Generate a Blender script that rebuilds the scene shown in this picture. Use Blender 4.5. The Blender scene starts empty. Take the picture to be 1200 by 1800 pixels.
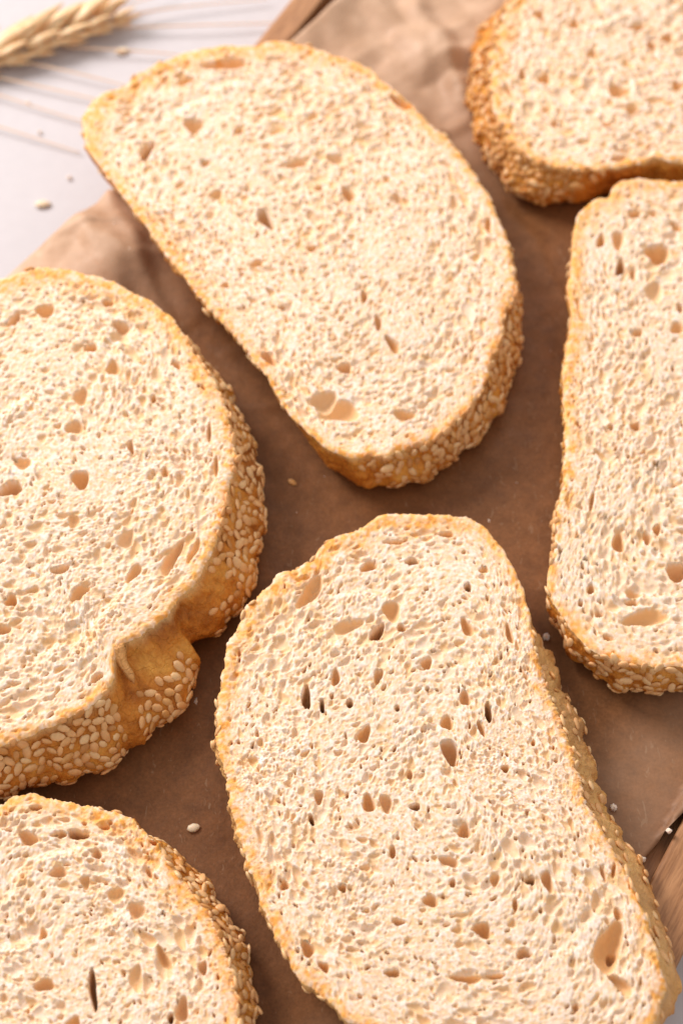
# Slices of white sesame bread on brown baking paper in a wooden tray, wheat ear behind.  Units: metres.
import bpy, bmesh, math, random
import numpy as np
from mathutils import Vector, Matrix

sc = bpy.context.scene
R = math.radians
MM = 0.001

# ------------------------------------------------------------------ camera
TILT = 30.0
cam_d = bpy.data.cameras.new('camera')
cam = bpy.data.objects.new('camera', cam_d)
sc.collection.objects.link(cam)
cam.location = (0, -0.438 * math.sin(R(TILT)), 0.024 + 0.438 * math.cos(R(TILT)))
cam.rotation_euler = (R(TILT), 0, 0)
cam_d.lens = 70
cam_d.sensor_width = 36
cam_d.sensor_fit = 'AUTO'
cam_d.clip_start = 0.01
cam_d.clip_end = 20
cam_d.dof.use_dof = True
cam_d.dof.focus_distance = 0.412
cam_d.dof.aperture_fstop = 11
sc.camera = cam

# ------------------------------------------------------------------ light: soft room light and one big window behind left
world = bpy.data.worlds.new('World')
sc.world = world
world.use_nodes = True
bg = world.node_tree.nodes['Background']
bg.inputs['Color'].default_value = (1.0, 0.925, 0.86, 1)
bg.inputs['Strength'].default_value = 0.66

def area(name, loc, target, sx, sy, power, col):
    l = bpy.data.lights.new(name, 'AREA')
    l.shape = 'RECTANGLE'; l.size = sx; l.size_y = sy
    l.energy = power; l.color = col
    o = bpy.data.objects.new(name, l)
    sc.collection.objects.link(o)
    o.location = loc
    o.rotation_euler = (Vector(target) - Vector(loc)).to_track_quat('-Z', 'Y').to_euler()
    return o
area('window_light', (-0.58, 0.52, 0.56), (0, 0, 0.02), 0.36, 0.36, 10.8, (1.0, 0.92, 0.875))
area('back_window_light', (0.05, 1.25, 1.15), (0, 0.05, 0.02), 1.0, 0.5, 5, (1.0, 0.96, 0.93))

sc.view_settings.view_transform = 'Standard'
sc.view_settings.look = 'None'
sc.view_settings.exposure = 0.0
sc.view_settings.gamma = 1.0
sc.render.engine = 'CYCLES'
sc.cycles.use_denoising = True
sc.cycles.max_bounces = 10
sc.cycles.diffuse_bounces = 5
sc.cycles.glossy_bounces = 3
sc.cycles.caustics_reflective = False
sc.cycles.caustics_refractive = False

# ------------------------------------------------------------------ data (millimetres on the table plane)
SLICE = {}
SLICE['one'] = dict(z=13.6, t=12, gx=-0.039, gy=0.0225, c=(-7.4, 72.4),
 top=[(-63.4, 107.6), (-62.9, 111.2), (-59.8, 116.7), (-54.3, 119.6), (-49.6, 124.4), (-42.8, 129.2), (-35.8, 132.3), (-28.7, 133.8), (-22.9, 134.0), (-15.8, 135.8), (-8.6, 134.2), (-1.4, 131.6), (5.7, 128.2), (11.4, 122.8), (16.3, 117.5), (21.1, 111.3), (25.9, 106.1), (29.9, 100.1), (32.6, 94.9), (35.8, 88.1), (38.3, 80.5), (40.0, 73.8), (41.1, 66.4), (40.5, 59.0), (37.8, 52.5), (36.3, 46.1), (34.3, 39.8), (32.5, 33.5), (29.1, 28.1), (25.1, 23.5), (20.5, 19.6), (15.3, 17.3), (10.2, 14.9), (5.1, 14.4), (0.6, 14.7), (-2.5, 16.1), (-6.4, 19.7), (-10.3, 23.4), (-12.9, 27.1), (-16.2, 33.8), (-20.9, 40.7), (-24.3, 46.0), (-28.4, 50.7), (-33.2, 56.9), (-37.4, 63.3), (-41.6, 68.9), (-46.0, 76.2), (-51.1, 83.7), (-54.8, 89.5), (-58.5, 94.6), (-61.6, 99.7)],
 out=[(41.5, 61.3), (42.3, 53.2), (40.8, 45.2), (37.8, 37.2), (33.6, 30.1), (28.7, 23.1), (23.4, 18.5), (18.1, 14.6), (11.6, 13.0), (5.2, 13.6), (0.0, 15.7), (-5.2, 20.4), (-62.5, 107.1), (-62.3, 110.7), (-59.2, 116.2), (-53.8, 119.0), (-49.1, 123.7), (-42.3, 128.5), (-35.4, 131.5), (-28.4, 133.1), (-22.7, 133.3), (-15.7, 135.0), (-8.6, 133.3), (-1.5, 130.8), (5.5, 127.3), (11.1, 122.0), (15.9, 116.7), (20.6, 110.7), (25.3, 105.5), (29.3, 99.6), (31.9, 94.5), (35.0, 87.8), (37.5, 80.3), (39.2, 73.8), (-12.1, 33.9), (-14.8, 39.9), (-18.7, 45.8), (-21.4, 50.6), (-24.6, 54.6), (-29.0, 59.5), (-32.5, 64.8), (-36.5, 69.4), (-40.3, 75.7), (-44.4, 81.9), (-47.4, 86.9), (-51.5, 91.5), (-58.3, 98.1)],
 pores=[(-28.8, 127.3, 5.7, 1.84, 7, 5), (-38.8, 122.0, 2.43, 1.27, 17, 3), (-47.3, 99.5, 1.29, 3.4, -23, 7), (-36.3, 108.0, 2.51, 2.31, 2, 3.5), (-10.7, 96.8, 2.77, 1.22, 2, 5), (-18.2, 79.8, 1.55, 3.28, 26, 6), (-7.0, 71.4, 1.35, 0.83, 2, 2.5), (1.6, 87.9, 1.34, 2.42, 37, 3.5), (14.8, 116.4, 1.33, 3.49, 52, 4), (-16.7, 40.3, 1.1, 2.68, 36, 3.5), (-0.3, 26.3, 4.38, 3.01, 1, 4), (-3.9, 28.8, 3.39, 2.71, 13, 3.5), (14.2, 25.5, 2.58, 1.51, 1, 2.5), (0.7, 38.1, 1.83, 1.39, 1, 4), (-13.9, 54.3, 0.79, 0.8, 2, 3), (13.7, 86.5, 1.05, 2.24, 37, 2), (35.2, 79.5, 0.82, 2.36, 2, 2.5), (-19.9, 66.7, 1.61, 1.15, 2, 2), (5.3, 58.0, 0.8, 1.93, 2, 3), (8.5, 50.7, 0.93, 2.22, 2, 3), (-30.1, 86.9, 1.98, 1.34, 26, 2), (-25.1, 106.2, 1.25, 1.06, 2, 3), (-33.1, 96.3, 1.1, 1.22, 2, 3), (-1.4, 98.2, 2.59, 1.54, -29, 2.2), (-5.5, 89.4, 1.1, 0.86, 2, 3), (11.8, 44.7, 1.13, 2.67, 35, 3), (-27.3, 60.3, 1.06, 0.81, 2, 2)],
 tears=[(-30.3, 115.9, -22.7, 120.7, 1.5), (-41.9, 109.2, -29.5, 113.2, 1.5), (-5.2, 35.6, 2.6, 31.2, 1.5)])
SLICE['two'] = dict(z=12.2, t=12, gx=0, gy=0, c=(-50.5, -106.7),
 top=[(-69.2, -68.1), (-65.9, -66.8), (-62.5, -66.0), (-58.9, -67.1), (-54.2, -68.1), (-48.4, -69.3), (-44.3, -70.5), (-40.1, -73.5), (-36.5, -77.8), (-32.9, -82.5), (-29.9, -86.1), (-26.4, -90.7), (-24.0, -95.4), (-22.2, -99.9), (-20.3, -106.7), (-19.6, -113.3), (-19.9, -124.1), (-23.3, -134.6), (-31.5, -141.8), (-43.9, -144.8), (-58.6, -142.8), (-69.9, -134.6), (-77.3, -124.1), (-82.3, -107.8), (-81.9, -90.7), (-76.6, -75.4)],
 out=[(-34.9, -74.9), (-31.3, -78.5), (-27.1, -82.4), (-23.4, -89.3), (-19.9, -95.2), (-18.0, -102.1), (-17.0, -111.1), (-17.0, -122.1), (-21.5, -135.0), (-68.9, -68.8), (-65.6, -67.6), (-62.2, -66.8), (-58.7, -67.9), (-54.1, -68.9), (-48.4, -70.1), (-44.4, -71.3), (-40.4, -74.4), (-33.0, -138.9), (-44.4, -141.7), (-58.1, -140.5), (-69.3, -133.7), (-76.6, -123.7), (-81.5, -107.8), (-81.1, -91.1), (-76.1, -76.0)],
 pores=[(-61.9, -69.3, 1.5, 0.37, 0, 3), (-62.9, -75.6, 2.24, 1.4, -20, 4), (-53.0, -74.9, 2.09, 0.96, -10, 6), (-56.2, -74.9, 1.03, 0.73, 0, 4), (-48.9, -79.0, 1.02, 1.08, 0, 3), (-56.3, -82.8, 1.93, 1.19, 0, 3), (-40.4, -90.7, 1.55, 2.0, 32, 3), (-44.5, -87.5, 1.8, 1.75, 0, 2), (-34.6, -100.3, 0.98, 2.97, 26, 5), (-48.0, -106.4, 0.76, 4.04, 10, 9), (-30.6, -110.5, 1.42, 2.42, 0, 4), (-38.3, -82.9, 0.56, 1.43, 32, 4), (-37.7, -76.6, 0.93, 0.47, -21, 4), (-50.8, -84.9, 1.02, 1.41, 0, 2), (-39.7, -104.4, 1.32, 2.91, 0, 2), (-57.4, -105.6, 1.98, 1.34, 0, 3), (-51.2, -113.3, 1.31, 1.75, 0, 2.5), (-47.6, -73.3, 1.15, 0.61, 0, 2.5), (-58.5, -95.4, 0.89, 1.38, 0, 2.5), (-26.9, -102.2, 0.88, 1.58, 10, 3.5), (-32.7, -112.2, 0.55, 0.99, 0, 6)],
 tears=[(-67.3, -90.7, -61.2, -82.5, 1.5), (-61.2, -82.5, -49.0, -77.8, 1.5), (-66.4, -101.1, -56.8, -95.4, 1.5), (-46.8, -95.4, -41.5, -90.7, 1.2)])
SLICE['three'] = dict(z=15.0, t=16, gx=-0.039, gy=0.0225, c=(-71.5, -1.2),
 top=[(-78.7, 57.1), (-73.7, 59.7), (-68.5, 61.0), (-61.9, 60.0), (-53.9, 57.9), (-47.2, 54.1), (-40.5, 49.5), (-36.3, 44.1), (-32.9, 37.3), (-28.8, 31.3), (-26.1, 24.6), (-24.2, 17.2), (-23.5, 9.9), (-24.6, 2.7), (-25.9, -4.4), (-27.8, -12.8), (-30.3, -18.3), (-33.5, -23.1), (-37.7, -28.5), (-41.7, -32.6), (-46.1, -34.6), (-47.3, -38.5), (-47.1, -43.1), (-50.9, -48.2), (-58.1, -52.8), (-69.3, -57.9), (-86.2, -60.7), (-102.2, -51.0), (-113.9, -32.0), (-121.0, -5.1), (-119.9, 23.7), (-108.6, 45.3), (-91.5, 54.4)],
 out=[(-31.7, 42.0), (-26.2, 34.3), (-22.8, 26.7), (-20.0, 17.8), (-18.2, 10.4), (-17.5, 4.6), (-18.2, -1.2), (-18.9, -8.3), (-19.8, -14.7), (-21.7, -17.5), (-24.7, -22.3), (-28.2, -26.2), (-34.3, -28.2), (-30.9, -31.9), (-30.4, -33.9), (-32.1, -38.6), (-35.4, -45.2), (-37.8, -46.3), (-40.7, -48.5), (-44.7, -51.8), (-49.1, -57.0), (-55.4, -59.6), (-64.7, -61.6), (-70.3, -63.8), (-87.4, -67.5), (-78.6, 56.3), (-73.7, 58.8), (-68.6, 60.2), (-62.0, 59.2), (-54.2, 57.1), (-47.5, 53.3), (-40.9, 48.8), (-100.8, -48.8), (-113.2, -31.5), (-120.2, -5.0), (-119.1, 23.3), (-108.1, 44.6), (-91.2, 53.6)],
 pores=[(-50.2, 44.8, 2.24, 1.46, -38, 3.5), (-56.9, 4.5, 1.98, 2.42, 1, 4), (-72.0, 1.9, 2.7, 1.85, 25, 6), (-58.2, 26.0, 1.77, 2.24, 1, 2.5), (-69.8, 8.5, 1.86, 1.73, 1, 2.5), (-51.5, 33.7, 1.79, 1.67, 1, 2.5), (-59.0, 17.8, 2.0, 1.76, 1, 2.5), (-69.6, -25.2, 1.31, 1.6, 1, 4), (-36.3, -14.3, 1.37, 4.8, -23, 3.5), (-46.2, -9.7, 1.52, 2.68, -26, 2.5), (-44.2, -17.9, 1.12, 2.63, -26, 2.5), (-31.5, -12.2, 0.87, 2.97, -21, 2), (-57.7, -5.8, 1.22, 1.95, 1, 2), (-70.8, -31.8, 1.66, 1.18, 1, 3), (-67.7, 48.7, 2.32, 1.88, 14, 3), (-74.6, 46.2, 0.98, 2.64, -32, 3), (-56.7, 38.9, 1.54, 1.23, 2, 3), (-42.0, 25.7, 0.63, 1.2, 1, 4), (-46.4, 13.0, 0.75, 1.74, 13, 2.5), (-29.3, 17.1, 0.5, 2.64, 1, 2.5), (-27.5, 8.4, 0.5, 2.88, 1, 2), (-38.6, 6.7, 0.75, 1.43, 1, 2), (-59.6, -17.5, 2.17, 0.95, 24, 2.5), (-37.3, 34.8, 1.67, 0.71, -43, 3), (-53.6, 51.5, 1.3, 1.11, 2, 3), (-55.4, -22.9, 2.69, 1.32, 40, 3), (-50.6, -42.5, 1.65, 0.77, 34, 2)],
 tears=[(-56.7, -39.4, -44.0, -23.3, 2.1), (-63.6, -41.4, -57.1, -33.5, 1.5), (-74.4, 4.4, -65.9, 6.0, 1.5), (-57.7, 34.3, -45.9, 27.1, 1.5), (-75.3, 15.9, -67.2, 25.0, 1.5), (-45.5, 47.0, -54.1, 39.0, 1.5)])
SLICE['four'] = dict(z=12.2, t=13, gx=0, gy=0, c=(19.7, -64.8),
 top=[(10.0, -1.1), (15.0, -1.0), (21.2, -1.1), (27.4, -1.8), (31.1, -4.3), (34.0, -8.5), (36.9, -13.5), (38.8, -19.0), (40.0, -25.9), (40.9, -32.6), (42.3, -40.6), (44.3, -47.1), (46.3, -53.5), (47.9, -59.8), (49.2, -67.2), (51.3, -72.1), (54.0, -78.1), (56.5, -82.9), (58.3, -88.8), (60.3, -94.5), (62.0, -101.4), (62.2, -107.0), (59.5, -113.6), (55.0, -119.0), (48.3, -123.3), (38.5, -124.9), (27.9, -123.3), (17.2, -120.6), (9.7, -117.4), (2.7, -113.6), (-2.2, -109.7), (-7.7, -104.7), (-11.6, -99.1), (-14.5, -92.2), (-16.9, -86.4), (-19.3, -79.3), (-21.8, -72.1), (-23.1, -64.8), (-25.1, -57.3), (-25.7, -49.6), (-25.2, -41.9), (-24.0, -33.9), (-21.8, -27.2), (-18.3, -21.8), (-13.5, -16.3), (-7.4, -12.8), (-2.5, -7.8), (3.7, -4.3)],
 out=[(43.1, -27.1), (44.5, -30.5), (46.8, -37.9), (49.9, -47.2), (52.1, -56.2), (54.3, -66.3), (58.0, -73.8), (61.2, -79.9), (63.5, -87.0), (65.2, -95.3), (66.3, -102.2), (64.7, -107.9), (62.1, -112.3), (10.1, -1.9), (15.0, -1.8), (21.2, -1.9), (27.3, -2.7), (30.9, -5.2), (33.7, -9.6), (36.5, -14.6), (38.3, -20.3), (53.9, -117.3), (46.8, -120.4), (37.3, -121.0), (27.3, -119.0), (17.4, -116.4), (10.5, -113.4), (4.0, -109.9), (-0.6, -106.5), (-5.9, -102.1), (-10.0, -97.3), (-13.0, -91.0), (-15.4, -85.5), (-17.8, -78.8), (-20.5, -71.9), (-22.0, -64.8), (-24.2, -57.4), (-24.9, -49.9), (-24.4, -42.3), (-23.3, -34.4), (-21.2, -27.8), (-17.7, -22.4), (-13.0, -16.9), (-7.0, -13.5), (-2.2, -8.6), (3.9, -5.1)],
 pores=[(7.6, -29.9, 1.1, 2.51, -28, 13), (-7.3, -45.1, 0.95, 2.85, 5, 9), (-4.0, -47.1, 0.47, 1.8, 5, 9), (30.4, -48.6, 0.71, 2.3, 5, 9), (22.2, -57.3, 1.55, 2.96, 21, 6), (24.6, -74.5, 1.48, 1.57, 0, 4), (27.6, -95.0, 1.87, 1.61, -21, 5), (52.1, -98.5, 2.62, 5.73, -15, 5), (52.6, -99.8, 0.98, 1.49, -16, 12), (10.7, -24.9, 2.06, 2.44, 0, 3.2), (5.9, -14.0, 1.99, 1.24, 17, 3.5), (15.3, -12.8, 1.6, 0.84, 0, 6), (26.6, -28.9, 1.11, 2.39, 17, 3), (27.1, -19.3, 0.74, 1.09, 11, 6), (30.7, -14.9, 1.1, 0.84, 0, 2), (22.9, -6.1, 1.74, 0.57, 0, 3), (11.4, -8.0, 2.23, 0.57, 0, 3.5), (1.7, -46.6, 0.71, 1.03, 0, 8), (17.9, -37.3, 1.2, 1.45, 0, 3), (21.8, -50.9, 1.29, 1.66, 0, 3), (7.7, -40.2, 0.95, 1.83, -11, 3.5), (12.7, -29.0, 0.97, 0.94, 0, 3), (-1.2, -40.6, 0.95, 1.96, 0, 3), (4.7, -53.5, 1.29, 2.02, -16, 3.5), (25.7, -45.3, 1.08, 1.93, 11, 3), (35.5, -30.6, 0.73, 2.39, 11, 3.5), (-6.7, -20.4, 4.45, 1.81, 52, 3.5), (37.4, -84.8, 1.01, 0.82, 0, 6), (40.8, -85.0, 1.14, 2.32, 10, 3.5), (17.6, -89.1, 1.56, 1.17, -10, 3), (21.5, -80.9, 2.03, 1.07, -21, 3), (5.5, -68.7, 1.28, 2.06, 21, 4), (9.0, -68.7, 1.28, 2.06, 21, 3), (14.9, -69.4, 1.03, 0.86, 0, 6), (22.0, -85.5, 0.68, 0.94, 0, 5), (34.2, -89.9, 0.56, 1.39, 0, 4), (-6.6, -98.9, 1.22, 1.8, 36, 5), (-3.4, -102.5, 0.78, 1.34, 41, 5), (0.2, -86.5, 0.9, 0.82, -21, 5), (-6.0, -72.2, 0.46, 1.33, 16, 7), (-11.3, -85.8, 0.91, 1.17, 31, 3.5), (10.2, -79.0, 0.68, 1.43, 0, 4), (54.3, -91.7, 0.8, 1.58, 20, 4), (51.9, -83.5, 0.46, 1.85, 15, 3), (54.0, -82.9, 0.45, 1.67, -11, 3), (53.8, -105.9, 2.98, 1.15, -40, 2.8), (35.4, -99.7, 1.54, 1.03, -10, 3), (39.1, -91.1, 0.45, 0.58, 0, 2.5), (33.4, -61.0, 0.81, 0.87, 0, 3), (28.8, -52.2, 0.6, 2.0, 21, 5), (11.6, -47.7, 0.47, 0.64, 0, 6), (39.4, -55.4, 0.47, 0.76, 0, 5), (1.2, -28.6, 3.44, 1.6, 22, 2.5), (11.2, -93.4, 1.34, 0.69, 0, 3), (30.4, -84.7, 1.01, 1.41, 0, 2.5), (-4.6, -67.2, 1.04, 1.47, 0, 3), (44.9, -110.3, 0.87, 0.66, 0, 4), (9.9, -103.6, 1.54, 0.78, 0, 3), (13.9, -62.3, 0.7, 1.12, 0, 4), (29.7, -104.2, 2.2, 0.56, 0, 2.5), (24.2, -104.7, 3.07, 0.9, -5, 2.8)],
 tears=[(-7.3, -26.6, 0.0, -33.3, 1.7999999999999998), (0.0, -23.1, 10.9, -23.4, 1.5), (0.0, -40.6, 5.9, -47.1, 1.5), (44.1, -101.4, 51.7, -86.4, 1.2), (-4.5, -79.3, 4.5, -86.4, 1.2), (11.8, -45.8, 16.4, -54.7, 1.2), (30.1, -64.8, 37.8, -72.1, 1.2)])
SLICE['five'] = dict(z=12.2, t=12, gx=0, gy=0, c=(80.9, 23.6),
 top=[(60.5, 87.2), (64.5, 88.6), (65.9, 91.6), (70.6, 93.4), (76.2, 93.9), (83.0, 92.9), (96.6, 90.8), (109.4, 82.0), (116.9, 65.1), (118.0, 42.3), (114.5, 14.6), (107.9, -7.3), (99.6, -25.4), (88.9, -34.8), (79.0, -37.7), (71.8, -37.7), (65.9, -37.4), (61.1, -36.8), (55.3, -34.8), (51.8, -32.8), (49.3, -29.4), (46.8, -25.4), (44.9, -21.3), (44.6, -15.7), (46.1, -8.7), (47.3, -0.1), (49.3, 10.1), (50.2, 20.6), (50.4, 29.8), (51.0, 39.1), (53.4, 51.9), (53.3, 61.7), (54.8, 71.8), (55.9, 78.6), (57.6, 83.8)],
 out=[(47.5, -24.8), (49.1, -29.6), (52.6, -33.0), (58.4, -37.3), (64.4, -38.7), (72.9, -38.7), (81.4, -38.4), (92.7, -35.1), (60.8, 86.4), (64.7, 87.8), (66.1, 90.8), (70.7, 92.6), (76.2, 93.1), (83.0, 92.1), (96.5, 90.0), (109.1, 81.2), (116.3, 64.3), (117.2, 41.9), (113.7, 14.8), (107.3, -6.6), (98.9, -23.6), (46.3, -13.9), (47.3, -7.6), (48.4, 0.7), (50.7, 10.7), (52.1, 20.8), (52.4, 29.4), (52.1, 38.5), (54.8, 50.5), (54.9, 59.5), (55.6, 70.3), (56.4, 77.4), (57.9, 82.8)],
 pores=[(75.1, 71.1, 2.84, 3.21, 0, 5.5), (66.0, 75.2, 1.49, 2.89, 0, 3), (61.9, 75.0, 0.95, 2.39, -13, 3.5), (70.5, 83.1, 1.64, 1.39, 0, 3.5), (75.1, 83.2, 0.96, 1.04, 0, 2), (66.0, 67.1, 0.94, 2.86, -10, 6), (68.8, 65.1, 0.81, 2.0, 0, 3), (60.4, -7.4, 1.48, 2.57, -6, 5), (72.6, -14.7, 2.58, 2.42, 22, 5.5), (64.9, -26.0, 5.22, 1.87, 13, 3), (53.6, -19.2, 0.86, 1.11, 0, 5), (66.7, -6.4, 0.99, 1.71, 0, 3), (69.1, -4.1, 1.0, 1.43, 0, 4), (62.6, -20.2, 1.71, 1.24, 0, 2.5), (62.2, -22.4, 1.45, 0.83, -11, 3), (68.6, 47.9, 1.32, 0.97, 0, 4), (66.3, 22.4, 1.28, 1.22, 0, 4), (55.2, 2.8, 0.5, 2.63, -12, 4), (80.5, 78.9, 1.36, 1.38, 0, 3), (55.0, -25.1, 0.97, 0.82, 0, 2.5), (78.0, 49.5, 1.85, 1.62, 0, 2.5), (73.5, 60.1, 2.14, 2.97, 0, 2.5), (60.8, 22.1, 0.51, 0.91, 0, 4), (79.1, 55.2, 0.8, 1.31, 0, 3.5), (79.6, 80.3, 0.82, 0.69, 0, 3), (56.5, -30.8, 1.43, 0.54, -23, 3), (51.2, -22.6, 0.61, 0.69, 0, 3)],
 tears=[(64.1, 58.4, 71.6, 51.9, 1.5), (67.1, 10.1, 73.8, -0.1, 1.5), (55.1, -18.5, 71.9, -22.6, 1.2)])
SLICE['six'] = dict(z=12.2, t=12, gx=0, gy=0, c=(79.7, 138.8),
 top=[(43.3, 152.5), (40.6, 146.6), (38.4, 138.8), (37.1, 131.1), (37.3, 121.6), (38.8, 112.3), (41.7, 105.0), (46.0, 100.3), (51.4, 97.5), (58.3, 96.8), (63.9, 96.6), (71.0, 98.2), (76.7, 100.0), (83.5, 99.1), (97.5, 99.6), (112.3, 106.9), (121.3, 123.5), (122.9, 148.6), (116.8, 172.8), (98.5, 185.4), (75.6, 183.3), (56.8, 170.8), (47.3, 158.5)],
 out=[(37.1, 150.1), (34.1, 138.3), (33.2, 128.6), (33.9, 119.2), (35.7, 109.9), (39.7, 102.5), (45.0, 96.2), (52.0, 94.3), (59.0, 95.0), (66.2, 97.5), (74.9, 99.8), (84.7, 98.9), (98.8, 98.9), (108.4, 110.6), (120.6, 123.8), (122.1, 148.4), (116.2, 172.3), (98.2, 184.7), (75.7, 182.5), (57.3, 170.1), (48.0, 158.1)],
 pores=[(69.4, 122.0, 2.85, 2.25, 0, 4), (51.1, 126.3, 1.57, 1.89, 0, 3.5), (45.6, 127.7, 1.0, 1.52, 0, 3), (65.7, 111.1, 1.41, 1.1, 0, 4), (52.6, 111.4, 1.13, 1.1, 0, 4), (83.1, 139.9, 1.6, 1.56, 0, 5), (78.9, 137.6, 1.3, 1.74, 0, 4), (67.6, 100.2, 2.0, 0.88, 13, 3), (63.5, 134.5, 1.44, 1.54, 0, 2.5), (75.7, 143.6, 2.14, 1.33, 19, 3.5), (50.7, 147.6, 1.32, 1.77, 0, 3.5), (59.8, 144.6, 1.46, 1.77, 0, 3), (72.3, 116.0, 2.04, 1.46, 13, 2.5), (42.0, 121.6, 0.59, 3.65, 19, 2), (51.0, 116.0, 1.42, 1.3, 0, 2), (84.2, 123.5, 1.43, 1.7, 0, 3), (61.4, 123.5, 1.43, 1.51, 0, 2)],
 tears=[(58.1, 140.7, 75.9, 146.6, 1.7999999999999998), (61.1, 119.7, 80.2, 127.3, 1.5)])


# ------------------------------------------------------------------ helpers
C = sc.collection
rng = np.random.default_rng(7)

def link(name, me, mat=None, parent=None):
    o = bpy.data.objects.new(name, me)
    C.objects.link(o)
    if mat is not None and not me.materials:
        me.materials.append(mat)
    if parent is not None:
        o.parent = parent
    return o

def mesh_np(name, co, faces, smooth=True, attrs=None):
    """co (n,3) metres, faces list of index arrays with 3 or 4 columns"""
    me = bpy.data.meshes.new(name)
    co = np.asarray(co, dtype=np.float32)
    fs = [np.asarray(f, dtype=np.int32) for f in faces if len(f)]
    me.vertices.add(len(co)); me.vertices.foreach_set('co', co.ravel())
    nl = sum(f.size for f in fs); npoly = sum(len(f) for f in fs)
    me.loops.add(nl); me.loops.foreach_set('vertex_index', np.concatenate([f.ravel() for f in fs]))
    me.polygons.add(npoly)
    tot = np.concatenate([np.full(len(f), f.shape[1], np.int32) for f in fs])
    me.polygons.foreach_set('loop_start', np.concatenate([[0], np.cumsum(tot)[:-1]]).astype(np.int32))
    me.polygons.foreach_set('loop_total', tot)
    me.polygons.foreach_set('use_smooth', np.full(npoly, smooth))
    for k, v in (attrs or {}).items():
        a = me.attributes.new(k, 'FLOAT', 'POINT')
        a.data.foreach_set('value', np.asarray(v, dtype=np.float32))
    me.update(calc_edges=True)
    me.validate()
    return me

def bm_mesh(name, bm, smooth=True):
    me = bpy.data.meshes.new(name)
    for f in bm.faces: f.smooth = smooth
    bm.to_mesh(me); bm.free()
    return me

def tag(o, label=None, cat=None, group=None, kind=None):
    if label: o['label'] = label
    if cat: o['category'] = cat
    if group: o['group'] = group
    if kind: o['kind'] = kind
    return o

def empty(name, loc=(0, 0, 0)):
    o = bpy.data.objects.new(name, None)
    o.empty_display_size = 0.01
    o.location = loc
    C.objects.link(o)
    return o

def gnoise(n, m, res, scale, seed, beta=0.0):
    """smooth periodic noise on an n x m grid: features about `scale` mm, unit variance"""
    r = np.random.default_rng(seed)
    f = np.fft.rfft2(r.standard_normal((n, m)))
    ky = np.fft.fftfreq(n, res)[:, None]; kx = np.fft.rfftfreq(m, res)[None, :]
    k = np.hypot(ky, kx)
    k0 = 1.0 / scale
    f *= np.exp(-(k / k0) ** 2) if beta == 0 else 1.0 / (1 + (k / k0) ** beta)
    g = np.fft.irfft2(f, s=(n, m))
    return (g - g.mean()) / (g.std() + 1e-9)

def bil(img, x0, y0, res, x, y):
    u = np.clip((x - x0) / res, 0, img.shape[1] - 1.001); v = np.clip((y - y0) / res, 0, img.shape[0] - 1.001)
    i = u.astype(int); j = v.astype(int); fu = u - i; fv = v - j
    return (img[j, i] * (1 - fu) * (1 - fv) + img[j, i + 1] * fu * (1 - fv)
            + img[j + 1, i] * (1 - fu) * fv + img[j + 1, i + 1] * fu * fv)

def ring_noise(th, lo, hi, seed, power=1.0):
    r = np.random.default_rng(seed); out = np.zeros_like(th)
    for k in range(lo, hi):
        out += r.standard_normal() / k ** power * np.cos(k * th + r.uniform(0, 6.283))
    return out / np.sqrt(sum(.5 / k ** (2 * power) for k in range(lo, hi)))

# ------------------------------------------------------------------ materials
def mat(name):
    m = bpy.data.materials.new(name); m.use_nodes = True
    nt = m.node_tree
    return m, nt, nt.nodes['Principled BSDF']

def N(nt, typ, **kw):
    n = nt.nodes.new(typ)
    for k, v in kw.items():
        if k in n.inputs.keys():
            n.inputs[k].default_value = v
        else:
            setattr(n, k, v)
    return n

def noise(nt, coord, scale, detail=4, rough=.55, dist=0.0):
    n = N(nt, 'ShaderNodeTexNoise')
    n.inputs['Scale'].default_value = scale; n.inputs['Detail'].default_value = detail
    n.inputs['Roughness'].default_value = rough; n.inputs['Distortion'].default_value = dist
    nt.links.new(coord, n.inputs['Vector'])
    return n.outputs['Fac']

def ramp(nt, fac, stops):
    r = N(nt, 'ShaderNodeValToRGB')
    el = r.color_ramp.elements
    while len(el) < len(stops): el.new(0.5)
    for e, (p, c) in zip(el, stops):
        e.position = p
        e.color = (*c, 1) if not isinstance(c, float) else (c, c, c, 1)
    nt.links.new(fac, r.inputs['Fac'])
    return r.outputs['Color']

def mix(nt, fac, a, b, mode='MIX'):
    m = N(nt, 'ShaderNodeMix', data_type='RGBA', blend_type=mode)
    for s, i in ((fac, 0), (a, 6), (b, 7)):
        if hasattr(s, 'links'): nt.links.new(s, m.inputs[i])
        elif isinstance(s, (int, float)): m.inputs[i].default_value = s
        else: m.inputs[i].default_value = (*s, 1)
    return m.outputs[2]

def math_(nt, op, a, b=0.0, c=0.0, clamp=False):
    m = N(nt, 'ShaderNodeMath', operation=op, use_clamp=clamp)
    for i, s in enumerate((a, b, c)):
        if hasattr(s, 'links'): nt.links.new(s, m.inputs[i])
        else: m.inputs[i].default_value = s
    return m.outputs[0]

def bump(nt, bsdf, h, dist, strength=1.0):
    b = N(nt, 'ShaderNodeBump'); b.inputs['Distance'].default_value = dist; b.inputs['Strength'].default_value = strength
    nt.links.new(h, b.inputs['Height']); nt.links.new(b.outputs['Normal'], bsdf.inputs['Normal'])

def objco(nt):
    return N(nt, 'ShaderNodeTexCoord').outputs['Object']

def attr(nt, name):
    a = N(nt, 'ShaderNodeAttribute', attribute_name=name)
    return a.outputs['Fac']

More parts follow.
